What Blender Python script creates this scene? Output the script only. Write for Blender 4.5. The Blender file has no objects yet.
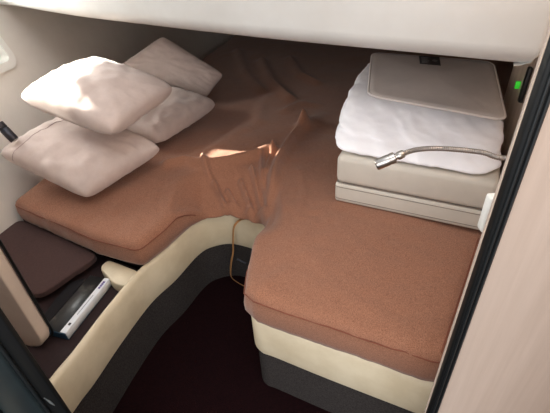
import bpy, bmesh, math, random
import numpy as np
from mathutils import Vector, Matrix, noise, geometry

random.seed(3)
S = 1.3                                    # metres per modelling unit
COL = bpy.context.scene.collection
ORG = {}                                   # world origin of every object

# ------------------------------------------------------------------ camera
F = 415.0
CAM = np.array([0, 0, 1.22])
_d = np.array([35.0, 559.0, F]); _d /= np.linalg.norm(_d)
_y = np.array([0, 0, 1.0]); _y = _y - _d*(_y@_d); _y /= np.linalg.norm(_y)
_R = np.array([np.cross(_y, -_d), _y, -_d])

def ray(u, v):
    r = _R@np.array([u-275, v-206.5, F]); return r/np.linalg.norm(r)
def onz(u, v, z):
    r = ray(u, v); return CAM + r*((z-CAM[2])/r[2])
def ony(u, v, y):
    r = ray(u, v); return CAM + r*((y-CAM[1])/r[1])

# ------------------------------------------------------------------ materials
def lin(c):
    return tuple(((x/255)/12.92 if x/255 <= .04045 else ((x/255+.055)/1.055)**2.4) for x in c) + (1,)

def mat(name, rgb, rough=.6, metal=0, rgb2=None, scale=40, bump=0, bscale=200, stretch=(1, 1, 1),
        detail=4, sheen=0, lo=.35, hi=.65, spec=.5, bstretch=None):
    m = bpy.data.materials.new(name); m.use_nodes = True
    nt = m.node_tree; b = nt.nodes['Principled BSDF']
    b.inputs['Base Color'].default_value = lin(rgb)
    b.inputs['Roughness'].default_value = rough
    b.inputs['Metallic'].default_value = metal
    b.inputs['Specular IOR Level'].default_value = spec
    if sheen:
        b.inputs['Sheen Weight'].default_value = sheen
        b.inputs['Sheen Roughness'].default_value = .5
    tc = nt.nodes.new('ShaderNodeTexCoord')
    def noise_node(sc, st):
        mp = nt.nodes.new('ShaderNodeMapping'); mp.inputs['Scale'].default_value = st
        nt.links.new(tc.outputs['Object'], mp.inputs['Vector'])
        n = nt.nodes.new('ShaderNodeTexNoise'); n.inputs['Scale'].default_value = sc
        n.inputs['Detail'].default_value = detail; n.inputs['Roughness'].default_value = .6
        nt.links.new(mp.outputs['Vector'], n.inputs['Vector'])
        return n
    if rgb2:
        n = noise_node(scale, stretch)
        cr = nt.nodes.new('ShaderNodeValToRGB')
        cr.color_ramp.elements[0].position = lo; cr.color_ramp.elements[0].color = lin(rgb)
        cr.color_ramp.elements[1].position = hi; cr.color_ramp.elements[1].color = lin(rgb2)
        nt.links.new(n.outputs['Fac'], cr.inputs['Fac'])
        nt.links.new(cr.outputs['Color'], b.inputs['Base Color'])
    if bump:
        n = noise_node(bscale, bstretch or stretch)
        bp = nt.nodes.new('ShaderNodeBump'); bp.inputs['Strength'].default_value = bump
        bp.inputs['Distance'].default_value = .002
        nt.links.new(n.outputs['Fac'], bp.inputs['Height'])
        nt.links.new(bp.outputs['Normal'], b.inputs['Normal'])
    return m

M = {}
M['gel'] = mat('white_gelcoat', (208, 207, 204), .35, rgb2=(202, 200, 196), scale=6)
M['hull'] = mat('hull_lining', (220, 214, 206), .7, rgb2=(212, 206, 197), scale=5, bump=.15, bscale=300)
M['brown'] = mat('brown_fabric', (124, 81, 61), .9, rgb2=(164, 117, 93), scale=520, bump=.3, bscale=500, sheen=.25, spec=.15, stretch=(1, .45, 1))
M['seam'] = mat('brown_seam', (120, 68, 50), .9)
M['pillow'] = mat('pillow_suede', (196, 178, 170), .85, rgb2=(206, 189, 181), scale=18, bump=.2, bscale=350, sheen=.3, spec=.2)
M['vinyl'] = mat('taupe_vinyl', (194, 187, 176), .5, rgb2=(199, 192, 181), scale=20, bump=.12, bscale=500)
M['vseam'] = mat('taupe_seam', (128, 120, 110), .6)
M['duvet'] = mat('white_cotton', (243, 242, 246), .85, rgb2=(238, 237, 242), scale=12, bump=.2, bscale=160, spec=.2)
M['pad'] = mat('grey_pad', (188, 180, 176), .7, rgb2=(194, 186, 181), scale=14, bump=.2, bscale=500, spec=.3)
M['padrim'] = mat('grey_pad_rim', (204, 196, 192), .6)
M['tag'] = mat('black_tag', (40, 38, 40), .5)
M['tagprint'] = mat('tag_print', (125, 122, 122), .5)
M['cream'] = mat('cream_gelcoat', (212, 196, 166), .5, rgb2=(226, 212, 184), scale=9, bump=.08, bscale=120)
M['carpet'] = mat('charcoal_carpet', (48, 44, 44), 1, rgb2=(70, 66, 64), scale=220, bump=.8, bscale=300, spec=.05)
M['floor'] = mat('maroon_carpet', (22, 10, 12), 1, rgb2=(31, 14, 16), scale=160, bump=.7, bscale=260, spec=.05)
M['shelf'] = mat('maroon_shelf', (46, 26, 27), .8, rgb2=(38, 21, 22), scale=90)
M['dkbrown'] = mat('dark_brown_cloth', (70, 52, 50), .9, rgb2=(78, 58, 55), scale=150, bump=.3, bscale=400, sheen=.1, spec=.1)
M['black'] = mat('black_cloth', (30, 28, 30), .85, bump=.3, bscale=300, spec=.15)
M['rubber'] = mat('black_rubber', (16, 18, 19), .45, spec=.3)
M['rib'] = mat('seal_lip', (26, 30, 32), .4)
M['frame'] = mat('dark_frame', (34, 44, 46), .4, rgb2=(24, 32, 36), scale=14)
M['frame2'] = mat('blue_black_frame', (22, 32, 42), .4)
M['wood'] = mat('pale_ash', (194, 177, 165), .55, rgb2=(180, 162, 149), scale=5, stretch=(9, 9, .5), detail=6, lo=.3, hi=.75, bump=.1, bscale=40)
M['woodin'] = mat('beige_ash', (216, 196, 178), .6, rgb2=(204, 182, 163), scale=5, stretch=(9, 9, .5), detail=6)
M['panel'] = mat('beige_panel', (224, 206, 190), .6, rgb2=(216, 197, 180), scale=8)
M['chrome'] = mat('brushed_chrome', (190, 184, 178), .28, metal=1)
M['chromed'] = mat('dark_chrome', (110, 104, 102), .3, metal=1)
M['neck'] = mat('steel_neck', (160, 152, 146), .35, metal=.8)
M['lens'] = mat('lamp_lens', (40, 36, 34), .2)
M['gun'] = mat('gunmetal', (60, 60, 66), .35, metal=.7)
M['paper'] = mat('white_card', (226, 228, 232), .5)
M['blue'] = mat('blue_card', (30, 70, 96), .4)
M['purple'] = mat('purple_print', (88, 70, 140), .5)
M['cover'] = mat('dark_cover', (34, 34, 34), .35, rgb2=(96, 94, 88), scale=24, lo=.55, hi=.8)
M['greyprint'] = mat('grey_print', (150, 152, 158), .5)
M['strap'] = mat('tan_webbing', (164, 118, 72), .8, bump=.3, bscale=500)
M['plastic'] = mat('white_plastic', (226, 224, 218), .4)
M['latch'] = mat('black_latch', (28, 26, 26), .4)
M['scuff'] = mat('scuff', (92, 100, 104), .6)

g = bpy.data.materials.new('green_led'); g.use_nodes = True
b = g.node_tree.nodes['Principled BSDF']
b.inputs['Base Color'].default_value = lin((60, 200, 60))
b.inputs['Emission Color'].default_value = lin((60, 200, 50)); b.inputs['Emission Strength'].default_value = .5
M['led'] = g
g = bpy.data.materials.new('port_glass'); g.use_nodes = True
nt = g.node_tree; nt.nodes.remove(nt.nodes['Principled BSDF'])
tr = nt.nodes.new('ShaderNodeBsdfTransparent'); tr.inputs[0].default_value = (.93, .97, .95, 1)
gl = nt.nodes.new('ShaderNodeBsdfGlossy'); gl.inputs['Roughness'].default_value = .05
mx = nt.nodes.new('ShaderNodeMixShader'); mx.inputs[0].default_value = .06
nt.links.new(tr.outputs[0], mx.inputs[1]); nt.links.new(gl.outputs[0], mx.inputs[2])
nt.links.new(mx.outputs[0], nt.nodes['Material Output'].inputs['Surface'])
M['glass'] = g

# ------------------------------------------------------------------ object helpers
def thing(name, loc, label, cat, group=None):
    o = bpy.data.objects.new(name, None); COL.objects.link(o)
    o.empty_display_size = .05
    o.location = loc; ORG[o] = Vector(loc)
    o['label'] = label; o['category'] = cat
    if group: o['group'] = group
    return o

def tag(o, label, cat, group=None):
    o['label'] = label; o['category'] = cat
    if group: o['group'] = group
    return o

def struct(o):
    o['kind'] = 'structure'; return o

def obj(name, vf, m, parent=None, smooth=True, label=None, angle=None):
    """vf = (verts, faces) in world units -> ONE mesh object."""
    vs, fs = vf
    vs = [Vector(v) for v in vs]
    if parent is not None:
        org = ORG[parent]
    else:
        xs = [v.x for v in vs]; ys = [v.y for v in vs]
        org = Vector(((min(xs)+max(xs))/2, (min(ys)+max(ys))/2, min(v.z for v in vs)))
    me = bpy.data.meshes.new(name)
    me.from_pydata([v-org for v in vs], [], [list(f) for f in fs]); me.validate()
    bm = bmesh.new(); bm.from_mesh(me)
    bmesh.ops.remove_doubles(bm, verts=bm.verts, dist=1e-5)
    bmesh.ops.recalc_face_normals(bm, faces=bm.faces)
    bm.to_mesh(me); bm.free()
    if smooth:
        for p in me.polygons: p.use_smooth = True
        me.set_sharp_from_angle(angle=angle or math.radians(50))
    me.materials.append(m)
    o = bpy.data.objects.new(name, me); COL.objects.link(o)
    ORG[o] = org
    if parent is not None: o.parent = parent
    else: o.location = org
    if label: o['label'] = label
    return o

def join(*parts):
    V, Fc = [], []
    for vs, fs in parts:
        n = len(V); V += [tuple(v) for v in vs]; Fc += [[i+n for i in f] for f in fs]
    return V, Fc

def bm_out(bm):
    bm.verts.ensure_lookup_table(); bm.verts.index_update()
    r = [tuple(v.co) for v in bm.verts], [[v.index for v in f.verts] for f in bm.faces]
    bm.free(); return r

def hexa(c8, r=.005, seg=3):
    """bevelled hexahedron: c8 = four bottom corners then four top corners."""
    bm = bmesh.new(); v = [bm.verts.new(c) for c in c8]
    for f in ((3, 2, 1, 0), (4, 5, 6, 7), (0, 1, 5, 4), (1, 2, 6, 5), (2, 3, 7, 6), (3, 0, 4, 7)):
        bm.faces.new([v[i] for i in f])
    if r: bmesh.ops.bevel(bm, geom=bm.edges[:], offset=r, segments=seg, profile=.5, affect='EDGES')
    return bm_out(bm)

def quadbox(q, z0, z1, r=.005, seg=3):
    return hexa([(p[0], p[1], z0) for p in q]+[(p[0], p[1], z1) for p in q], r, seg)

def box(x0, x1, y0, y1, z0, z1, r=.003, seg=2):
    return quadbox([(x0, y0), (x1, y0), (x1, y1), (x0, y1)], z0, z1, r, seg)

def catmull(P, n=8, closed=False):
    P = [np.array(p, float) for p in P]; out = []
    N = len(P)
    for i in range(N if closed else N-1):
        if closed: a, b_, c, d = P[i-1], P[i], P[(i+1) % N], P[(i+2) % N]
        else: a, b_, c, d = P[max(i-1, 0)], P[i], P[i+1], P[min(i+2, N-1)]
        for k in range(n):
            t = k/n
            out.append(.5*((2*b_)+(-a+c)*t+(2*a-5*b_+4*c-d)*t*t+(-a+3*b_-3*c+d)*t**3))
    if not closed: out.append(P[-1])
    return out

def tube(path, rad, seg=12, flat=1.0, cap=True):
    path = [Vector(p) for p in path]; n = len(path)
    rs = rad if hasattr(rad, '__len__') else [rad]*n
    V, Fc = [], []
    up = Vector((0, 0, 1)); prev = None
    for i, p in enumerate(path):
        t = (path[min(i+1, n-1)]-path[max(i-1, 0)]).normalized()
        if prev is None:
            s = t.cross(up)
            if s.length < .1: s = t.cross(Vector((1, 0, 0)))
            s.normalize()
        else:
            s = (prev-t*prev.dot(t)).normalized()
        prev = s; w = t.cross(s)
        for k in range(seg):
            a = 2*math.pi*k/seg
            V.append(p+s*math.cos(a)*rs[i]+w*math.sin(a)*rs[i]*flat)
    for i in range(n-1):
        for k in range(seg):
            Fc.append((i*seg+k, i*seg+(k+1) % seg, (i+1)*seg+(k+1) % seg, (i+1)*seg+k))
    if cap:
        Fc.append(tuple(range(seg))[::-1]); Fc.append(tuple((n-1)*seg+k for k in range(seg)))
    return V, Fc

def sweep(path2, prof):
    """closed profile [(offset to the right of travel, z)] along an open plan path."""
    P = [np.array(p[:2], float) for p in path2]; n = len(P); m = len(prof)
    V, Fc = [], []
    for i, p in enumerate(P):
        t = P[min(i+1, n-1)]-P[max(i-1, 0)]; t /= np.linalg.norm(t)
        rt = np.array([t[1], -t[0]])
        for o, z in prof:
            q = p+rt*o; V.append((q[0], q[1], z))
    for i in range(n-1):
        for k in range(m):
            Fc.append((i*m+k, (i+1)*m+k, (i+1)*m+(k+1) % m, i*m+(k+1) % m))
    Fc.append(tuple(range(m))); Fc.append(tuple((n-1)*m+k for k in range(m))[::-1])
    return V, Fc

def resample(P, step):
    P = [np.array(p, float) for p in P]; out = [P[0]]
    for a, b_ in zip(P, P[1:]):
        L = np.linalg.norm(b_-a); k = max(1, int(math.ceil(L/step)))
        for i in range(1, k+1): out.append(a+(b_-a)*i/k)
    return out

def prism(poly, z0, z1):
    n = len(poly)
    V = [(p[0], p[1], z0) for p in poly]+[(p[0], p[1], z1) for p in poly]
    Fc = [(i, (i+1) % n, n+(i+1) % n, n+i) for i in range(n)]
    return V, Fc+[tuple(range(n))[::-1], tuple(range(n, 2*n))]

def fillet(P, r, seg=6, which=None):
    """round the corners of a closed plan polygon."""
    out = []; n = len(P); P = [np.array(p[:2], float) for p in P]
    for i in range(n):
        rr = r if which is None else which.get(i, 0)
        if rr <= 0: out.append(P[i]); continue
        a = P[i-1]-P[i]; c = P[(i+1) % n]-P[i]
        rr = min(rr, .45*np.linalg.norm(a), .45*np.linalg.norm(c))
        a = P[i]+a/np.linalg.norm(a)*rr; c = P[i]+c/np.linalg.norm(c)*rr
        for k in range(seg+1):
            t = k/seg; out.append((1-t)**2*a+2*t*(1-t)*P[i]+t*t*c)
    return out

def nz(x, y, z=0, o=3): return noise.fractal(Vector((x, y, z)), .9, 2.1, o)

# ------------------------------------------------------------------ room shell
FLOOR = .145
struct(obj('floor', prism([(-1.8, -1.2), (1.9, -1.2), (1.9, 3.5), (-1.8, 3.5)], FLOOR-.05, FLOOR), M['floor'], smooth=False))

# left wall: hull side flaring outwards above the berth, with a port cut in it
WA = np.array([-.87, 1.05, .5]); WT = np.array([.327, .945, 0]); WN = np.array([-.945, .327, 0]); WK = .45
def wallpt(s, z, off=0):
    return WA + WT*s + np.array([0, 0, z-.5]) + WN*(WK*max(z-.45, 0)-WK*.05+off)
def wall_hit(u, v):
    up = np.array([0, 0, 1])+WN*WK; nn = np.cross(WT, up); r = ray(u, v)
    p = CAM+r*(((WA-CAM)@nn)/(r@nn)); return (p-WA)@WT, p[2]
def rrect(s0, s1, z0, z1, r, seg=8):
    out = []
    for cx, cz, a0 in ((s1-r, z1-r, 0), (s0+r, z1-r, 90), (s0+r, z0+r, 180), (s1-r, z0+r, 270)):
        for k in range(seg+1):
            a = math.radians(a0+90*k/seg); out.append((cx+r*math.cos(a), cz+r*math.sin(a)))
    return out
PS0, PS1, PZ0, PZ1 = .085, .410, .812, 1.235
hole = rrect(PS0, PS1, PZ0, PZ1, .03)
outer = [(-1.2, .1), (2.45, .1), (2.45, 2.6), (-1.2, 2.6)]
pts = [Vector(p) for p in outer+hole]
# lines at z = .45 keep the kink straight
extra = [Vector((-1.2+3.65*i/40, .45)) for i in range(41)]
nh = len(hole)
edges = [(0, 1), (1, 2), (2, 3), (3, 0)]+[(4+i, 4+(i+1) % nh) for i in range(nh)]
k0 = len(pts); pts2 = pts+extra; edges += [(k0+i, k0+i+1) for i in range(40)]
v2, _, f2, _, _, _ = geometry.delaunay_2d_cdt(pts2, edges, [], 0, 1e-6)
def in_hole(f):
    c = sum((v2[i] for i in f), Vector((0, 0)))/len(f)
    if not (PS0 < c.x < PS1 and PZ0 < c.y < PZ1): return False
    ins = False; h = hole
    for i in range(nh):
        a, b_ = h[i], h[i-1]
        if (a[1] > c.y) != (b_[1] > c.y) and c.x < (b_[0]-a[0])*(c.y-a[1])/(b_[1]-a[1])+a[0]: ins = not ins
    return ins
f2 = [f for f in f2 if not in_hole(f)]
n0 = len(v2)
V = [wallpt(p.x, p.y) for p in v2]+[wallpt(p.x, p.y, .03) for p in v2]
ec = {}
for f in f2:
    for i in range(len(f)):
        e = (f[i], f[(i+1) % len(f)]); ec[e] = 1
side = [(a, b_, b_+n0, a+n0) for (a, b_) in ec if (b_, a) not in ec]
struct(obj('wall_left', (V, [list(f) for f in f2]+[[i+n0 for i in reversed(f)] for f in f2]+side), M['hull']))
# port: frame ring and pane
ro = rrect(PS0-.012, PS1+.012, PZ0-.012, PZ1+.012, .042); ri = rrect(PS0+.012, PS1-.012, PZ0+.012, PZ1-.012, .02)
win = None
V = []; Fc = []
prof = [(ro, .0), (ro, -.010), (ri, -.012), (ri, .034), (ro, .034)]
for ring, off in prof: V += [wallpt(s, z, off) for s, z in ring]
for k in range(len(prof)):
    for i in range(nh):
        a = k*nh; c = ((k+1) % len(prof))*nh
        Fc.append((a+i, a+(i+1) % nh, c+(i+1) % nh, c+i))
win = struct(obj('window_1', (V, Fc), M['plastic']))
bl = [(PS0-.004, PZ0-.004), (PS1+.004, PZ0-.004), (PS1+.004, 1.03), (.385, 1.005), (.315, .99), (.290, 1.05), (PS0-.004, 1.055)]; nb = len(bl)  # added sheet, its edge cut to shape the sun patches on pillow and bed
obj('sun_mask', ([wallpt(s, z, .026) for s, z in bl]+[wallpt(s, z, .029) for s, z in bl], [tuple(range(nb)), tuple(range(nb, 2*nb))]+[(i, (i+1) % nb, nb+(i+1) % nb, nb+i) for i in range(nb)]), M['plastic'], win, smooth=False, label='white sheet added over the lower half to shape the sunlight')
obj('pane', ([wallpt(s, z, .02) for s, z in ri], [tuple(range(nh))]), M['glass'], win)

# right wall (short ash bulkhead, then the recess behind it) and back wall
wr = [(.36, .06), (.665, 1.10), (1.0, 1.11), (1.62, 2.75)]
def wall_strip(pts_, th, z0=.1, z1=1.75):
    return sweep(pts_, [(0, z0), (th, z0), (th, z1), (0, z1)])
struct(obj('wall_right', sweep([wr[0], wr[1]], [(0, .1), (.03, .1), (.03, 1.75), (0, 1.75)]), M['woodin'], smooth=False))
struct(obj('wall_recess', sweep([(.697, 1.10), wr[2], wr[3]], [(0, .1), (.03, .1), (.03, 1.75), (0, 1.75)]), M['woodin'], smooth=False))
struct(obj('wall_back', sweep([(-.3, 3.33), (1.75, 2.72)], [(0, .1), (-.03, .1), (-.03, 1.75), (0, 1.75)]), M['hull'], smooth=False))

# bulkhead with the doorway we look through
YB = .33
XR, XL = .2238, -.329
struct(obj('wall_front', join(box(XR+.0142, 1.5, YB, YB+.03, .1, 1.75, .0), box(-1.5, XL-.085, YB, YB+.006, .1, 1.75, 0)), M['wood'], smooth=False))
tr1 = struct(obj('trim_1', box(XR, XR+.0147, YB-.005, YB+.005, .1, 1.75, .002), M['rubber']))
for dx, y, r in ((.0055, YB-.0055, .0016), (.0108, YB-.0055, .0016)):
    obj('seal_lip', tube([(XR+dx, y, .1+1.64*i/20) for i in range(21)], r, 8), M['rib'], tr1)
obj('jamb_edge', box(XR+.0005, XR+.012, YB+.005, YB+.0065, .1, 1.75, 0), M['woodin'], tr1)
tr2 = struct(obj('trim_2', box(XL-.022, XL, YB-.004, YB+.004, .1, 1.75, .002), M['rubber']))
obj('seal_lip', tube([(XL-.0235, YB-.006, .1+1.64*i/20) for i in range(21)], .0025, 8), M['rib'], tr2)
obj('door_frame', box(XL-.082, XL-.025, YB-.012, YB+.004, .1, 1.75, .004), M['frame'], tr2)
obj('seal_lip', tube([(XL-.084, YB-.012, .1+1.64*i/20) for i in range(21)], .003, 8), M['rib'], tr2)
obj('outer_frame', box(XL-.2, XL-.087, YB-.02, YB+.02, .1, 1.75, .006), M['frame2'], tr2)
p = ony(50, 402, YB-.0145)
obj('scuff_mark', tube([p+np.array([-.004, 0, .012]), p, p+np.array([.003, 0, -.010])], [.0005, .0018, .0005], 8, .3), M['scuff'], tr2)

# overhead moulding (the deckhead that hangs low over the berth)
OH = .97
front = [onz(10, 8, OH), onz(55, 16, OH), onz(100, 22.5, OH), onz(185, 33, OH), onz(270, 43, OH), onz(400, 56, OH), onz(537, 70, OH)]
fr2 = [p[:2] for p in catmull(front, 6)]
oh = [np.array([-1.05, 1.66])]+fr2+[np.array([.545, .86]), np.array([.655, 1.11]), np.array([1.0, 1.14]), np.array([1.6, 2.74]), np.array([-.20, 3.3])]
oh = fillet(oh, 0, which={1: .05, len(fr2): .04})
n = len(oh); P = [np.array(p) for p in oh]
def inset(P, d):
    out = []; n = len(P)
    area = sum(P[i-1][0]*P[i][1]-P[i][0]*P[i-1][1] for i in range(n))
    sg = 1 if area > 0 else -1
    for i in range(n):
        a = P[i]-P[i-1]; c = P[(i+1) % n]-P[i]
        na = np.array([-a[1], a[0]])/(np.linalg.norm(a)+1e-12); nc = np.array([-c[1], c[0]])/(np.linalg.norm(c)+1e-12)
        m_ = na+nc; L = np.linalg.norm(m_)
        m_ = m_/L if L > 1e-6 else na
        k = 1/max(.5, m_@na)
        out.append(P[i]+sg*m_*d*k)
    return out
V = []; Fc = []; rr = .035
rings = [(rr*(1-math.sin(a)), OH+rr*(1-math.cos(a))) for a in [math.pi/2*i/6 for i in range(7)]]
rings += [(0, 1.15), (-.0, 1.35), (0, 1.75)]
for d_, z in rings:
    V += [(q[0], q[1], z) for q in inset(P, d_)]
for k in range(len(rings)-1):
    for i in range(n):
        Fc.append((k*n+i, k*n+(i+1) % n, (k+1)*n+(i+1) % n, (k+1)*n+i))
Fc.append(tuple(range(n))[::-1]); Fc.append(tuple((len(rings)-1)*n+i for i in range(n)))
struct(obj('ceiling', (V, Fc), M['gel']))

# ------------------------------------------------------------------ berth base
ZB = .43
well = [(-.62, .10), (-.555, .30), onz(52, 380, ZB), onz(76, 351, ZB), onz(108, 309, ZB), onz(140, 271, ZB), onz(167, 248, ZB), onz(190, 225, ZB),
        onz(206, 216, ZB), onz(230, 213, ZB), onz(262, 222, ZB), onz(268, 232, ZB), onz(262, 262, ZB), (-.066, .70), (-.068, .655), (-.055, .628), (-.02, .610),
        (.10, .545), (.29, .447), (.345, .418)]
well = [np.array(p[:2]) for p in well]
wellp = catmull(well, 6)
base = thing('berth', (0, 1.2, FLOOR), 'cream moulded berth base with charcoal carpet kick around the dark footwell', 'bed base')
# travel goes left bench -> back -> right front; the well lies to the right of travel
obj('side_band', sweep(wellp, [(-.010, .30), (.002, .30), (.006, .31), (.006, .416), (.003, .425), (-.003, .429), (-.007, .429), (-.010, .426)]), M['cream'], base)
obj('kick_panel', sweep(wellp, [(-.016, FLOOR), (-.002, FLOOR), (-.002, .302), (-.016, .302)]), M['carpet'], base, label='charcoal carpet kick panel')
shelf_poly = [wellp[0]]+[p for p in wellp[1:] if p[1] < .86 and p[0] < -.25]
shelf_in = [p+np.array([-.006, 0]) for p in shelf_poly]
SH = .385
sp = shelf_in+[np.array([-.41, .87]), np.array([-.83, 1.10]), np.array([-.93, .95]), np.array([-1.02, .62]), np.array([-1.17, .12])]
obj('shelf', prism(sp, SH-.02, SH), M['shelf'], base, smooth=False, label='dark maroon shelf of the left bench')
plat = [p for p in inset(wellp+[np.array([.62, .40])], 0)]
pl = [p for p in wellp if not (p[1] < .84 and p[0] < -.25)]
pl = [np.array([-.84, 1.10]), np.array([-.40, .86])]+[p for p in pl]+[np.array([.44, .42]), np.array([.56, .86]), np.array([.96, 1.16]), np.array([1.54, 2.72]), np.array([-.13, 3.17])]
# move the platform edge slightly behind the band
pl2 = inset(pl, .006)
obj('platform', prism(pl2, .39, .424), M['shelf'], base, smooth=False, label='dark berth board under the mattress')
# rounded cream rail carrying the front edge of the left mattress
q = fillet([onz(u, v, .417)[:2] for u, v in ((99, 267), (113, 283), (126, 287), (139, 271), (108, 259))], .016, 6)
V = []; rl = [(0, SH+.001), (0, .409), (.0008, .413), (.002, .416), (.004, .417)]
for d_, z in rl: V += [(p[0], p[1], z) for p in inset(q, d_)]
n = len(q); Fc = [(k*n+i, k*n+(i+1) % n, (k+1)*n+(i+1) % n, (k+1)*n+i) for k in range(len(rl)-1) for i in range(n)]
Fc += [tuple(range(n)), tuple((len(rl)-1)*n+i for i in range(n))]
obj('end_rail', (V, Fc), M['cream'], base, label='rounded cream rail end')

# ------------------------------------------------------------------ mattress
pxw = [onz(*q, ZB)[:2] for q in [(144, 268.5), (169, 249), (192, 227.5), (207, 219), (231, 216.5), (262, 226)]]
cor = [(-.814, 1.073), onz(100, 256.5, ZB)[:2]]+pxw+[onz(270, 236, ZB)[:2], (-.060, .83), (-.078, .70), (-.082, .640), (-.06, .611), (.10, .531), (.28, .440), (.335, .44),
       (.515, .752), (.62, 1.10), (.74, 1.14), (.96, 1.18), (1.52, 2.70), (-.10, 3.12)]
cor = [np.array(p, float) for p in cor]
CORNER = {0: .02, 2: .03, 10: .0, len(cor)-7: .02}
mo = fillet(cor, 0, 5, {0: .02, 1: .0, 2: .022, 4: .02, 8: .02, 9: .06, 10: .05, 14: .02, 15: .03, 16: .02, len(cor)-1: .02})
mo = resample(mo+[mo[0]], .012)[:-1]
MO = np.array(mo)

def seg_d(P, a, b_):
    a = np.array(a[:2], float); b_ = np.array(b_[:2], float); d = b_-a; L = d@d
    t = np.clip(((P-a)@d)/L, 0, 1)
    return np.linalg.norm(P-(a+t[:, None]*d), axis=1), t
# loose-cover ridges: pixel polyline on the top, width, height at start and end
W = lambda *q: [onz(u, v, .53) for u, v in q]
ridges = [
    (W((304, 128), (292, 142), (278, 165), (268, 192), (264, 214)), .016, .042, .020),
    (W((320, 118), (304, 128)), .03, .010, .038),
    (W((168, 165), (186, 162), (205, 166), (228, 164), (250, 159), (272, 152)), .019, .022, .030),
    (W((203, 158), (207, 170), (212, 178)), .009, .020, .008),
    (W((214, 178), (232, 200), (246, 214)), .0075, .021, .022),
    (W((226, 180), (244, 200), (255, 214)), .0068, .020, .023),
    (W((240, 176), (251, 194), (260, 212)), .0068, .020, .023),
    (W((252, 170), (258, 186), (264, 206)), .0068, .021, .018),
    (W((262, 158), (262, 178), (266, 196)), .0068, .019, .014),
    (W((274, 150), (266, 172)), .0055, .015, .010),
    (W((285, 112), (300, 104), (318, 106)), .014, .016, .010),
    (W((262, 62), (272, 84), (290, 100)), .022, .026, .022),
    (W((238, 52), (246, 75), (262, 92)), .022, .022, .016),
    (W((290, 60), (300, 76), (318, 84)), .022, .022, .016),
    (W((258, 122), (262, 104), (274, 96)), .02, .008, .006),
    (W((212, 150), (240, 132), (262, 122)), .025, .005, .005),
    (W((300, 172), (304, 190), (302, 206)), .012, .004, .002),
    (W((405, 345), (412, 330), (418, 318)), .010, .006, .001),
    (W((425, 338), (432, 322)), .010, .005, .001),
    (W((492, 236), (474, 285), (459, 335)), .016, -.02, -.02),
    (W((256, 300), (262, 285), (272, 276)), .012, .004, .001),
    (W((352, 300), (380, 312), (400, 326)), .02, .003, .003),
    (W((300, 240), (318, 262), (325, 290)), .03, .003, .002),
]
notch_path = resample([onz(*q, ZB)[:2] for q in [(186, 229), (206, 217), (230, 214), (262, 223), (268, 232)]], .01)
NP = np.array(notch_path)
def height(P):
    P = np.asarray(P, float)
    z = np.full(len(P), .520)
    # left front lobe is a little thinner
    dl = np.clip((1.25-P[:, 1]-.55*(P[:, 0]+.4))/.4, 0, 1)*np.clip((-.22-P[:, 0])/.12, 0, 1)
    z -= .012*dl
    # gentle crown away from the edge
    dm = np.min(np.linalg.norm(P[:, None, :]-MO[None, ::3, :], axis=2), axis=1)
    z += .014*(1-np.exp(-dm/.06))
    # cover drapes down to the band at the inner corner
    dn = np.min(np.linalg.norm(P[:, None, :]-NP[None, :, :], axis=2), axis=1)
    ax = np.clip((P[:, 0]+.30)/.07, 0, 1)*np.clip((.02-P[:, 0])/.05, 0, 1)
    t = np.clip(dn/.125, 0, 1); drop = 1-(t*t*(3-2*t))
    z -= .068*drop*ax
    for poly, w, h0, h1 in ridges:
        n_ = len(poly); best = np.full(len(P), 1e9); hh = np.zeros(len(P))
        for i in range(n_-1):
            d, t = seg_d(P, poly[i], poly[i+1])
            tt = (i+t)/(n_-1); up = d < best
            best = np.where(up, d, best); hh = np.where(up, h0+(h1-h0)*tt, hh)
        z += hh*np.exp(-(best/w)**2)
    nn = np.array([nz(x*6, y*6)*.0035+nz(x*22+4, y*22)*.0016+nz(x*55+9, y*40, 3)*.0006 for x, y in P])
    edge = np.clip(dm/.03, .25, 1)
    return z+nn*edge

def area_sign(P):
    return sum(P[i-1][0]*P[i][1]-P[i][0]*P[i-1][1] for i in range(len(P)))
if area_sign(mo) < 0: mo = mo[::-1]
NPTS = len(mo)
top_in = inset(mo, .022); 
# interior points
def inside(p, poly):
    x, y = p; ins = False
    for i in range(len(poly)):
        a, b_ = poly[i], poly[i-1]
        if (a[1] > y) != (b_[1] > y) and x < (b_[0]-a[0])*(y-a[1])/(b_[1]-a[1])+a[0]: ins = not ins
    return ins
TI = np.array(top_in)
ip = []
def addgrid(x0, x1, y0, y1, st, skip=None):
    j = 0
    yy = y0
    while yy < y1:
        xx = x0+(st/2 if j % 2 else 0)
        while xx < x1:
            if not (skip and skip(xx, yy)):
                if np.min((TI[:, 0]-xx)**2+(TI[:, 1]-yy)**2) > (st*.7)**2 and inside((xx, yy), top_in): ip.append((xx, yy))
            xx += st
        yy += st*.866; j += 1
fine = lambda x, y: (-.90 < x < .30 and .38 < y < 1.42)
ffine = lambda x, y: (-.34 < x < .12 and .86 < y < 1.30)
addgrid(-.34, .12, .86, 1.30, .0055)
addgrid(-.90, .55, .38, 1.42, .010, ffine)
addgrid(-.95, 1.25, .38, 2.75, .020, lambda x, y: (-.90 < x < .55 and .38 < y < 1.42))
cp = [Vector(p) for p in top_in]+[Vector(p) for p in ip]
v2, _, f2, _, _, _ = geometry.delaunay_2d_cdt(cp, [(i, (i+1) % NPTS) for i in range(NPTS)], [], 1, 1e-7)
xy = np.array([(p.x, p.y) for p in v2])
zz = np.concatenate([height(xy[i:i+2000]) for i in range(0, len(xy), 2000)])
V = [(x, y, z) for (x, y), z in zip(xy, zz)]; Fc = [list(f) for f in f2]
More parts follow.
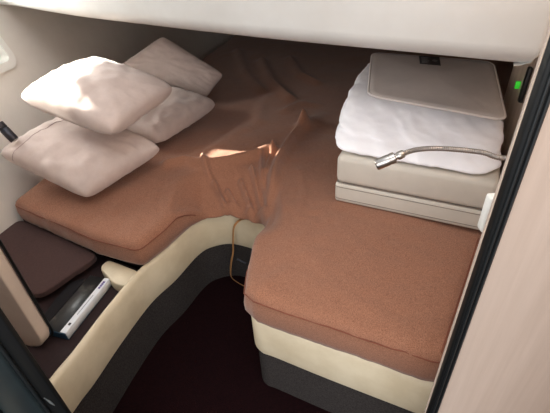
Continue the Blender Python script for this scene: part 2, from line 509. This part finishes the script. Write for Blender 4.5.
# map ring -> index
zt = height(np.array(top_in))
ring_prev = []
from mathutils import kdtree
kd = kdtree.KDTree(len(v2))
for i, p in enumerate(v2): kd.insert((p.x, p.y, 0), i)
kd.balance()
ring_prev = [kd.find((p[0], p[1], 0))[1] for p in top_in]
sidew = [(.012, .003, 0), (.0045, .009, 0), (0, .019, 0), (-.003, None, .62), (-.002, None, .3), (.004, None, .06), (.012, None, 0)]
piping_pts = []
for ins, dz, frac in sidew:
    q = inset(mo, ins); ring = []
    for i, p in enumerate(q):
        z = zt[i]-dz if dz is not None else .4305+(zt[i]-.019-.4305)*frac
        wob = nz(p[0]*25, p[1]*25, z*25)*.0022
        z = max(z, .4305)
        if dz == .019: piping_pts.append((p[0], p[1], z))
        V.append((p[0]+wob, p[1]+wob, z)); ring.append(len(V)-1)
    for i in range(NPTS):
        a, b_ = ring_prev[i], ring_prev[(i+1) % NPTS]; c, d = ring[(i+1) % NPTS], ring[i]
        if a != b_: Fc.append([a, b_, c, d])
    ring_prev = ring
Fc.append(ring_prev[::-1])
matt = thing('mattress', (0, 1.3, .4305), 'large berth mattress under a loose rusty brown fitted cover, gathered at the inner corner', 'mattress')
obj('cover', (V, Fc), M['brown'], matt, angle=math.radians(80))
# stitched seam along the visible front edges
vis = [p for p in piping_pts if p[1] < 1.10]
st = max(range(len(vis)), key=lambda i: math.dist(vis[i], vis[i-1])) if vis else 0
vis = vis[st:]+vis[:st]
runs = [[p for p in vis if p[0] < -.24], [p for p in vis if p[0] > -.09 and p[1] < .72 and p[0] < .5]]
for r_ in runs:
    r_ = [p for i, p in enumerate(r_) if i == 0 or math.dist(p, r_[i-1]) < .05]
    if len(r_) > 3: obj('seam', tube([(p[0], p[1], p[2]+.0007) for p in r_], .0016, 6), M['seam'], matt, label='darker stitched seam')

sq = resample(W((479, 236), (467, 275), (456, 308), (442, 350)), .012)
sz = height(np.array([p[:2] for p in sq]))
obj('seam', tube([(p[0], p[1], z+.0004) for p, z in zip(sq, sz)], .0014, 6), M['seam'], matt, label='darker stitched seam')

# ------------------------------------------------------------------ pillows
def pillow(c4, T, Tb, seed, N=44, wr=1.0, bow=.045):
    L, Fp, Rp, Bp = [np.array(c, float) for c in c4]
    nrm = np.cross(Rp-L, Bp-Fp); nrm /= np.linalg.norm(nrm)
    if nrm[2] < 0: nrm = -nrm
    V = []; Fc = []; idx = {}
    for side_ in (1, -1):
        for i in range(N+1):
            for j in range(N+1):
                u = -math.cos(math.pi*i/N); v = -math.cos(math.pi*j/N)
                bd = i in (0, N) or j in (0, N)
                if side_ == -1 and bd: idx[side_, i, j] = idx[1, i, j]; continue
                uu = u*(1-bow*(1-v*v)*u*u); vv = v*(1-bow*(1-u*u)*v*v)
                ck = 1-.07*abs(u*v)**5; uu *= ck; vv *= ck
                a, b_ = (uu+1)/2, (vv+1)/2
                p = (L*(1-a)+Fp*a)*(1-b_)+(Bp*(1-a)+Rp*a)*b_
                e = max(0, (1-u*u)*(1-v*v))
                h = e**.34
                w = (nz(u*2.2+seed, v*2.2, seed)*.10+nz(u*6+seed, v*6, 2)*.035)*wr
                rad = math.atan2(v, u)
                ed = (1-h)*h*4
                w += ed*.05*math.sin(rad*17+3*nz(u*3, v*3, seed))*wr
                p = p+nrm*(side_*(T if side_ > 0 else Tb)*h*(1+w))
                idx[side_, i, j] = len(V); V.append(tuple(p))
    for side_ in (1, -1):
        for i in range(N):
            for j in range(N):
                f = [idx[side_, i, j], idx[side_, i+1, j], idx[side_, i+1, j+1], idx[side_, i, j+1]]
                Fc.append(f if side_ > 0 else f[::-1])
    return V, Fc
def par(a, b_, c): return np.array(a)+np.array(c)-np.array(b_)
GP = 'pale pillows heaped at the left of the berth'
cl = [onz(-5, 155, .65), onz(87, 200, .56), onz(165, 149, .60)]; cl.append(par(*cl))
lowp = thing('pillow', tuple(np.mean(cl, axis=0)*[1, 1, 0]+[0, 0, .53]), 'lowest pale beige pillow at front left of the heap, with a seam across it', 'pillow', GP)
pv = pillow(cl, .070, .045, 1.3)
obj('cushion', pv, M['pillow'], lowp, angle=math.radians(80))
N_ = 44
sl = [np.array(pv[0][13*(N_+1)+j]) for j in range(1, N_)]
obj('seam', tube([tuple(p) for p in sl], .0012, 6), mat('pillow_seam', (150, 132, 126), .9), lowp, label='darker stitched seam')
cm = [None, onz(158, 143, .582), onz(219, 104, .588), None]
cm[0] = cm[1]+np.array([-.26, .09, .045]); cm[3] = cm[2]+np.array([-.26, .09, .045])
tag(obj('pillow', pillow(cm, .068, .05, 5.1), M['pillow'], angle=math.radians(80)), 'pale pillow under the right side of the sunlit one, its corner pointing over brown cover', 'pillow', GP)
ct = [onz(15, 98, .812), onz(113, 135, .74), onz(177, 89, .758)]; ct.append(par(*ct))
tag(obj('pillow', pillow(ct, .062, .055, 8.7), M['pillow'], angle=math.radians(80)), 'topmost pillow of the heap with a bright patch of sunlight', 'pillow', GP)
cb = [onz(112, 70, .70), onz(207, 99, .565), onz(225, 75, .64), onz(163, 35, .80)]
tag(obj('pillow', pillow(cb, .06, .05, 12.9), M['pillow'], angle=math.radians(80)), 'rearmost pillow leaning up under the low overhead moulding', 'pillow', GP)

# ------------------------------------------------------------------ folded vinyl cushion, duvet, pad
BZ = .536
fl = np.array(onz(334, 201, .536)[:2]); frr = np.array(onz(485, 233, .536)[:2])
ax = (frr-fl)/np.linalg.norm(frr-fl); dp = np.array([-ax[1], ax[0]])
dp = dp if dp[1] > 0 else -dp
def foot(a0, a1, d0, d1):
    L = np.linalg.norm(frr-fl)
    return [fl+ax*a0+dp*d0, fl+ax*(L+a1)+dp*d0, fl+ax*(L+a1)+dp*d1, fl+ax*a0+dp*d1]
cush = thing('folded_cushion', (*(fl+ax*.19+dp*.14), BZ), 'taupe vinyl cushion folded in two, lying under the white duvet', 'cushion')
obj('lower_half', quadbox(foot(0, 0, 0, .30), BZ, BZ+.062, .010, 4), M['vinyl'], cush)
obj('upper_half', quadbox(foot(.002, -.001, -.003, .30), BZ+.063, BZ+.146, .016, 5), M['vinyl'], cush)
for zz_, o_ in ((BZ+.0625, .006), (BZ+.013, .0015), (BZ+.05, .0015)):
    f4 = foot(o_*.5, -o_*.5, o_*.3-.0005, .298)
    if zz_ == BZ+.0625: f4 = foot(.004, -.004, .004, .296)
    rp = fillet(f4, .012, 5)
    obj('piping' if o_ > .003 else 'seam', tube([(p[0], p[1], zz_) for p in rp+[rp[0]]], .0018 if o_ > .003 else .0012, 6), M['vseam'], cush)

def softbox(c8, seed, N=40, e=.32, amp=.006, fold=None, flatb=True):
    """puffy box mapped into eight corners (4 bottom, 4 top), wrinkled."""
    C8 = [np.array(c, float) for c in c8]
    V = []; Fc = []; key = {}
    def put(a, b_, c):
        k = (round(a, 5), round(b_, 5), round(c, 5))
        if k in key: return key[k]
        L = np.linalg.norm([a, b_, c]); d = np.array([a, b_, c])/L
        pw = 1/( (abs(d)**(2/e)).sum()**(e/2))
        q = d*pw                       # superquadric surface in [-1,1]^3
        s = (q+1)/2
        bl = (C8[0]*(1-s[0])+C8[1]*s[0])*(1-s[1])+(C8[3]*(1-s[0])+C8[2]*s[0])*s[1]
        tl = (C8[4]*(1-s[0])+C8[5]*s[0])*(1-s[1])+(C8[7]*(1-s[0])+C8[6]*s[0])*s[1]
        p = bl*(1-s[2])+tl*s[2]
        if not (flatb and s[2] < .02):
            cen = np.mean(C8, axis=0); out = p-cen; out[2] *= .6; out /= np.linalg.norm(out)
            # soft directional wrinkles
            w1 = 1-abs(nz(p[0]*11+seed, p[1]*11, p[2]*20))*2
            w2 = nz(p[0]*26+p[2]*18, p[1]*26-p[2]*14, seed)
            w3 = 1-abs(nz(p[0]*20+p[1]*6, p[1]*9+seed, p[2]*9, 2))*2.4
            dd = amp*(.8*w1+.5*w2+.7*w3)
            if fold is not None:
                for zc, wd, hh in fold:
                    zc2 = zc+.03*nz(q[0]*1.5+seed, q[1]*1.5)
                    dd -= hh*math.exp(-((s[2]-zc2)/wd)**2)
            p = p+out*dd
        key[k] = len(V); V.append(tuple(p)); return key[k]
    for axs in range(3):
        for sg in (-1, 1):
            for i in range(N):
                for j in range(N):
                    f = []
                    for di, dj in ((0, 0), (1, 0), (1, 1), (0, 1)):
                        a = math.tan((-1+2*(i+di)/N)*math.pi/4); b_ = math.tan((-1+2*(j+dj)/N)*math.pi/4)
                        c = [0, 0, 0]; c[axs] = sg; c[(axs+1) % 3] = a; c[(axs+2) % 3] = b_
                        f.append(put(*c))
                    Fc.append(f if sg > 0 else f[::-1])
    return V, Fc
DZ = BZ+.147
d8 = [np.array([*(fl+ax*(-.022)+dp*(-.012)), DZ]), np.array([*(frr+ax*.012+dp*(-.012)), DZ]), np.array([.585, 1.10, DZ]), np.array([.29, 1.27, DZ]),
      onz(343, 96, .80), onz(504, 118, .775), onz(500, 68, .81), onz(372, 52, .825)]
tag(obj('duvet', softbox(d8, 2.2, 56, .30, .0046, [(.36, .06, .007)]), M['duvet'], angle=math.radians(80)),
    'white folded duvet stacked on the taupe vinyl cushion', 'duvet')
# grey pad lying on the duvet
pc = [onz(368, 97, .822), onz(506, 122, .797), onz(493, 64, .832), onz(372, 54, .847)]
pc = [np.array(p) for p in pc]
def padpt(a, b_):
    p = (pc[0]*(1-a)+pc[1]*a)*(1-b_)+(pc[3]*(1-a)+pc[2]*a)*b_
    return p+np.array([0, 0, .012*math.sin(math.pi*a)*math.sin(math.pi*min(1, b_*1.0))+.002*nz(a*4, b_*4)])
ring = rrect(0, 1, 0, 1, .085, 8)
V = []; Fc = []; nr = len(ring)
levels = [1, .985, .9, .75, .6, .45, .3, .15]
th = .006
for sgn, top_ in ((1, True), (0, False)):
    for k, l in enumerate(levels):
        for a, b_ in ring:
            p = padpt(.5+(a-.5)*l, .5+(b_-.5)*l); dz = th if (top_ and k > 0) else (th*.5 if top_ else 0)
            V.append((p[0], p[1], p[2]+dz))
    V.append(tuple(padpt(.5, .5)+np.array([0, 0, th if top_ else 0])))
blk = len(levels)*nr+1
for o_ in (0, blk):
    for k in range(len(levels)-1):
        for i in range(nr):
            f = (o_+k*nr+i, o_+k*nr+(i+1) % nr, o_+(k+1)*nr+(i+1) % nr, o_+(k+1)*nr+i); Fc.append(f if o_ == 0 else f[::-1])
    for i in range(nr):
        f = (o_+(len(levels)-1)*nr+i, o_+(len(levels)-1)*nr+(i+1) % nr, o_+blk-1); Fc.append(f if o_ == 0 else f[::-1])
for i in range(nr): Fc.append((i, blk+i, blk+(i+1) % nr, (i+1) % nr))
c_ = np.mean(pc, axis=0)
pad = thing('folded_pad', tuple(c_), 'flat grey pad with rounded corners and a black tag, on top of white duvet', 'pad')
obj('pad_body', (V, Fc), M['pad'], pad, angle=math.radians(70))
obj('rim', tube([tuple(padpt(a, b_)+np.array([0, 0, .003])) for a, b_ in ring+[ring[0]]], .0034, 8), M['padrim'], pad, label='lighter edge binding')
def padquad(a0, a1, b0, b1, lift, th=.0008):
    c = [padpt(a, b_)+np.array([0, 0, .0062+lift]) for a, b_ in ((a0, b0), (a1, b0), (a1, b1), (a0, b1))]
    return hexa([tuple(p) for p in c]+[tuple(p+np.array([0, 0, th])) for p in c], 0)
def padab(u, v):
    best = None
    for i in range(61):
        for j in range(61):
            a, b_ = i/60, j/60; p = padpt(a, b_); c = _R.T@(p-CAM)
            e = (275+F*c[0]/c[2]-u)**2+(206.5+F*c[1]/c[2]-v)**2
            if best is None or e < best[0]: best = (e, a, b_)
    return best[1], best[2]
a0, b0 = padab(419, 67.5); a1, b1 = padab(440, 67.5)
bt = min(.985, padab(418, 57)[1]); b0 = (b0+b1)/2
tg = obj('care_tag', padquad(a0, a1, b0, bt, .001), M['tag'], pad, smooth=False, label='black tag with faint grey print')
for (p0, p1, q0, q1) in ((.10, .45, .72, .80), (.10, .40, .55, .60), (.10, .48, .40, .44), (.10, .44, .25, .29), (.10, .38, .12, .15)):
    obj('print', padquad(a0+(a1-a0)*p0, a0+(a1-a0)*p1, b0+(bt-b0)*q0, b0+(bt-b0)*q1, .002, .0004), M['tagprint'], tg, smooth=False)
el = []
for i in range(20):
    t = 2*math.pi*i/20; el.append(tuple(padpt(a0+(a1-a0)*(.74+.14*math.cos(t)), b0+(bt-b0)*(.45+.13*math.sin(t)))+np.array([0, 0, .0084])))
obj('emblem', (el, [tuple(range(20))]), M['tagprint'], tg, smooth=False)

# ------------------------------------------------------------------ gooseneck lamps
def lamp(path, head_len, root_pt, label, mats, rn=.0046, rh=.0105):
    neck_m, head_m, lens_m = mats
    t = thing('reading_lamp', tuple(root_pt), label, 'lamp', None)
    P = catmull(path, 24); n = len(P)
    P = resample(P, .0012)
    rs = [rn*(1+.10*math.sin(i*2*math.pi/4)) for i in range(len(P))]
    obj('gooseneck', tube(P, rs, 12), neck_m, t)
    end = np.array(P[-1]); d = end-np.array(P[-8]); d /= np.linalg.norm(d)
    prof = [(-.012, .0055), (-.010, .0075), (0, .0078), (.002, .0062), (.004, .0062), (.006, rh), (head_len*.35, rh), (head_len*.36, rh*.94), (head_len*.40, rh*.94), (head_len*.41, rh), (head_len*.95, rh), (head_len, rh*.88)]
    obj('head', tube([end+d*s for s, r in prof], [r for s, r in prof], 20), head_m, t)
    obj('lens', tube([end+d*(head_len-.004), end+d*(head_len+.0008)], [rh*.72, rh*.72], 16), lens_m, t)
    st_ = np.array(P[0]); d0 = st_-np.array(P[10]); d0 /= np.linalg.norm(d0)
    obj('mount', tube([st_-d0*.004, st_, st_+d0*.012], [.012, .018, .018], 18), head_m, t)
    return t
tip0 = ony(404, 154, .655)
pth = [np.array([.478, .555, .86]), ony(508, 158, .62), ony(480, 152, .635), ony(440, 148.5, .65), ony(415, 150, .655), ony(398, 156, .656), ]
pth[0] = ony(508, 158, .62)+(ony(508, 158, .62)-ony(480, 152, .635))*1.6
# end on the ash wall
wdir = np.array(wr[1])-np.array(wr[0])
pth[0] = np.array([.36+(.665-.36)*(.60-.06)/1.04, .60, .856])
lamp(pth, .042, pth[0], 'chrome gooseneck reading lamp reaching from right wall in front of the white duvet', (M['neck'], M['chrome'], M['lens']))
ltip = np.array([-.775, 1.17]); 
e1 = CAM+ray(21, 134)*1.44; e0 = CAM+ray(-3, 122)*1.44
rt = np.array(wallpt(-.12, .80, -.006))
lamp([rt, rt*.6+e0*.4+np.array([.05, 0, .02]), e0+(e0-e1)*.5, e0], float(np.linalg.norm(e1-e0)*1.0), rt, 'dark metal reading lamp head at the left edge below the port', (M['gun'], M['gun'], M['chrome']), rh=.013)

# ------------------------------------------------------------------ small fittings on the right wall
def wr_hit(u, v):
    a = np.array(wr[0]); d = np.array(wr[1])-a; r = ray(u, v)
    nrm = np.array([-d[1], d[0]]); t = ((a-CAM[:2])@nrm)/(r[:2]@nrm); return CAM+r*t
wd = (np.array(wr[1])-np.array(wr[0])); wd /= np.linalg.norm(wd); wi = np.array([-wd[1], wd[0]])
def on_wr(c, along0, along1, z0, z1, th, r=.002, tilt=0):
    c8 = []
    for o_ in (0, 1):
        pass
    q = []
    for s, z in ((along0, z0), (along1, z0), (along1, z1), (along0, z1)):
        s2 = s+(z-z0)*tilt
        q.append(np.array([c[0]+wd[0]*s2, c[1]+wd[1]*s2, z]))
    w3 = np.array([wi[0], wi[1], 0])
    return hexa([tuple(p+w3*.0005) for p in q]+[tuple(p+w3*th) for p in q], r, 2)
lt = wr_hit(526, 57); lb = wr_hit(522, 102)
la = thing('wall_latch', (lb[0], lb[1], lb[2]), 'slim black catch with a green light, on ash wall under the overhead', 'latch')
obj('latch_body', on_wr(lb, -.010, .008, lb[2], min(lt[2], .962), .010, .003), M['latch'], la)
ledp = wr_hit(520, 85)
obj('indicator', on_wr(ledp, -.004, .003, ledp[2]-.009, ledp[2]+.009, .0112, .001), M['led'], la, label='glowing green indicator')
q0, q1 = ony(486, 230, .366), ony(496, 196, .366)
xb = (q0[0]+q1[0])/2-.008
tag(obj('plastic_catch', box(xb, xb+.03, YB+.0305, YB+.044, q0[2], q1[2], .003), M['plastic']), 'narrow white plastic catch behind the black door seal, beside the taupe cushion', 'catch')

# ------------------------------------------------------------------ left bench: panel, cloths, book
pe = onz(48, 352, SH)[:2]
far = pe+np.array([-.44, .16]); dpn = (far-pe)/np.linalg.norm(far-pe); pn = np.array([-dpn[1], dpn[0]])
pn = pn if pn[1] > 0 else -pn
Lp = np.linalg.norm(far-pe)
z0p, z1p, r_ = SH+.002, 1.05, .05
out = [(Lp*.83, z0p), (Lp*.83, .46), (Lp*.83+.24, z1p), (0, z1p)]+[(r_-r_*math.cos(a), z0p+r_-r_*math.sin(a)) for a in [math.pi/2*i/8 for i in range(9)]]
bm = bmesh.new()
A_ = [bm.verts.new((*(pe+dpn*s-pn*.0), z)) for s, z in out]; B_ = [bm.verts.new((*(pe+dpn*s+pn*.03), z)) for s, z in out]
bm.faces.new(A_); bm.faces.new(B_[::-1])
for i in range(len(out)): bm.faces.new([A_[i], B_[i], B_[(i+1) % len(out)], A_[(i+1) % len(out)]])
bmesh.ops.bevel(bm, geom=[e for e in bm.edges if len(e.link_faces) == 2 and (e.link_faces[0].normal.length >= 0) and ((e.verts[0] in A_) == (e.verts[1] in A_))], offset=.005, segments=3, profile=.5, affect='EDGES')
pnl = thing('divider_panel', (*(pe+dpn*.2), SH), 'beige divider panel with a rounded lower corner behind the left door frame', 'panel')
obj('panel_board', bm_out(bm), M['panel'], pnl)
pnl_edge = [(*(pe+dpn*(s-.001)+pn*.032), z) for s, z in out[3:]]  # dark tube stands in for the shaded gap along the panel edge
obj('edge_gap', tube([tuple(np.array(p)-np.array([*(dpn*.003), 0])) for p in pnl_edge[:]], .003, 8), M['rubber'], pnl, label='black line added for the shaded gap at the panel edge')

def slab(q, z0, z1, seed, amp=.002, e=.22, N=36):
    return softbox([(p[0], p[1], z0) for p in q]+[(p[0], p[1], z1) for p in q], seed, N, e, amp)
qc = [onz(36, 297, .426)[:2], onz(100, 254, .426)[:2], onz(16, 216, .426)[:2]]; qc.append(par(*qc)); qc[2] = qc[2]*.94+qc[1]*.06; qc[3] = qc[3]*.86+qc[0]*.14
tag(obj('folded_blanket', slab(qc, SH+.02, .427, 4.4, .0016), M['dkbrown'], angle=math.radians(80)), 'dark brown folded blanket on the left shelf, below the mattress edge', 'blanket')
# book lying flat, spine to the right
s0 = onz(69, 340, SH)[:2]; s1 = onz(112, 285.5, SH)[:2]
sd = (s1-s0)/np.linalg.norm(s1-s0); sl_ = np.array([-sd[1], sd[0]]); Lb = np.linalg.norm(s1-s0); Wb = .062; Hb = .026
bk = thing('book', (*((s0+s1)/2+sl_*.04), SH), 'thick book with a white spine and dark cover lying on the left shelf', 'book')
def bquad(a0, a1, w0, w1): return [s0+sd*a0+sl_*w0, s0+sd*a1+sl_*w0, s0+sd*a1+sl_*w1, s0+sd*a0+sl_*w1]
obj('back_cover', quadbox(bquad(0, Lb, -.001, Wb), SH+.0005, SH+.004, .0008, 1), M['blue'], bk, label='blue back cover')
obj('pages', quadbox(bquad(.003, Lb-.003, .003, Wb-.002), SH+.004, SH+Hb-.002, 0), M['paper'], bk)
obj('front_cover', quadbox(bquad(0, Lb, .0, Wb), SH+Hb-.002, SH+Hb, .0006, 1), M['cover'], bk, label='dark glossy front cover')
obj('end_cover', quadbox(bquad(-.002, .002, .0, Wb), SH+.004, SH+Hb-.002, 0), M['blue'], bk, label='blue bottom edge')
spn = obj('spine', quadbox(bquad(0, Lb, -.0015, .0015), SH+.004, SH+Hb-.001, .0005, 1), M['paper'], bk, label='white spine')
def spq(a0, a1, z0, z1, m, nm):
    obj(nm, quadbox(bquad(a0, a1, -.0021, -.0012), SH+z0, SH+z1, 0), m, spn, smooth=False)
mg = obj('cover_margin', quadbox(bquad(0, Lb, -.0012, .015), SH+Hb-.001, SH+Hb+.0006, 0), M['paper'], bk, smooth=False, label='white cover margin with small purple lettering')
def mq(a0, a1, w0, w1, m, nm): obj(nm, quadbox(bquad(a0, a1, w0, w1), SH+Hb+.0002, SH+Hb+.0012, 0), m, mg, smooth=False)
for k in range(4): mq(Lb*(.79+.038*k), Lb*(.79+.038*k)+Lb*.03, .004, .010, M['purple'], 'lettering')
mq(Lb*.30, Lb*.66, .0065, .008, M['greyprint'], 'lettering')
mq(Lb*.12, Lb*.16, .004, .010, M['tag'], 'emblem')
for k in range(0): spq(Lb*(.80+.035*k), Lb*(.80+.035*k)+Lb*.028, .012, .019, M['purple'], 'lettering')

qk = [s0+sd*(.03)+sl_*.100, s0+sd*(.012)+sl_*(Wb+.008), s0+sd*(Lb-.002)+sl_*(Wb+.008), s0+sd*(Lb-.03)+sl_*.11]
tag(obj('black_cloth', slab(qk, SH+.0005, SH+.019, 7.7, .0022, .3), M['black'], angle=math.radians(80)), 'crumpled black cloth between the dark brown blanket and the book', 'cloth')

# ------------------------------------------------------------------ strap in the footwell
spx = [(247, 219, 1.03), (240, 220, 1.018), (234, 227, 1.005), (233, 240, 1.0), (233, 252, 1.0), (231, 264, 1.0), (231, 276, 1.0), (237, 282, .995), (246, 287, .985)]
sp_ = [ony(u, v, y) for u, v, y in spx]
stp = thing('strap', tuple(sp_[0]), 'tan webbing strap hanging over the cream band into the footwell', 'strap')
obj('webbing', tube(catmull(sp_, 6), .0048, 10, .3), M['strap'], stp)
obj('clip', tube([ony(237, 259, .995), ony(241, 261, .99), ony(246, 263.5, .985)], .003, 8), M['gun'], stp, label='dark metal clip')

# ------------------------------------------------------------------ scale to metres
done = set()
for o in list(COL.objects):
    o.location = o.location*S
    if o.type == 'MESH' and o.data.name not in done:
        done.add(o.data.name); o.data.transform(Matrix.Scale(S, 4))

# ------------------------------------------------------------------ light
sc = bpy.context.scene
sun = bpy.data.lights.new('sun', 'SUN'); sun.energy = 30; sun.angle = .012; sun.color = (1, .93, .84)
so = bpy.data.objects.new('sun', sun); COL.objects.link(so)
sdir = Vector((1, -.29, -.60))
so.rotation_euler = sdir.to_track_quat('-Z', 'Y').to_euler(); so.location = (-4, 1, 3)
def area(name, loc, target, sx, sy, e, col):
    l = bpy.data.lights.new(name, 'AREA'); l.shape = 'RECTANGLE'; l.size = sx*S; l.size_y = sy*S; l.energy = e; l.color = col
    o = bpy.data.objects.new(name, l); COL.objects.link(o)
    o.location = Vector(loc)*S; o.rotation_euler = (Vector(target)-Vector(loc)).to_track_quat('-Z', 'Y').to_euler(); return o
area('overhead_fill', (-.2, .3, 2.3), (-.2, .9, .5), .7, .6, 12, (1, .97, .93))  # added fill from above to brighten the cabin; no hatch is built
area('saloon_fill', (-.5, -1.5, 1.4), (0, .8, .6), 3.0, 1.0, 66, (1, .95, .9))  # added wide fill from the saloon side; no window is built there
pw_ = wallpt(.25, 1.10, .16)
area('port_skylight', tuple(pw_), (.4, .8, .72), .34, .30, 34, (1, .97, .95))
w = bpy.data.worlds.new('world'); sc.world = w; w.use_nodes = True
bg = w.node_tree.nodes['Background']; bg.inputs[0].default_value = (.86, .92, 1, 1); bg.inputs[1].default_value = .9

# ------------------------------------------------------------------ camera
cam = bpy.data.cameras.new('camera'); cam.sensor_fit = 'HORIZONTAL'; cam.sensor_width = 36; cam.lens = 36*F/550
cam.clip_start = .01
co = bpy.data.objects.new('camera', cam); COL.objects.link(co)
cx, cy, cz = _R[:, 0], _R[:, 1], _R[:, 2]
co.matrix_world = Matrix(((cx[0], -cy[0], -cz[0], CAM[0]*S), (cx[1], -cy[1], -cz[1], CAM[1]*S), (cx[2], -cy[2], -cz[2], CAM[2]*S), (0, 0, 0, 1)))
sc.camera = co
vs = sc.view_settings
vs.view_transform = 'Standard'; vs.look = 'None'; vs.gamma = 1; vs.use_curve_mapping = False; vs.exposure = 0
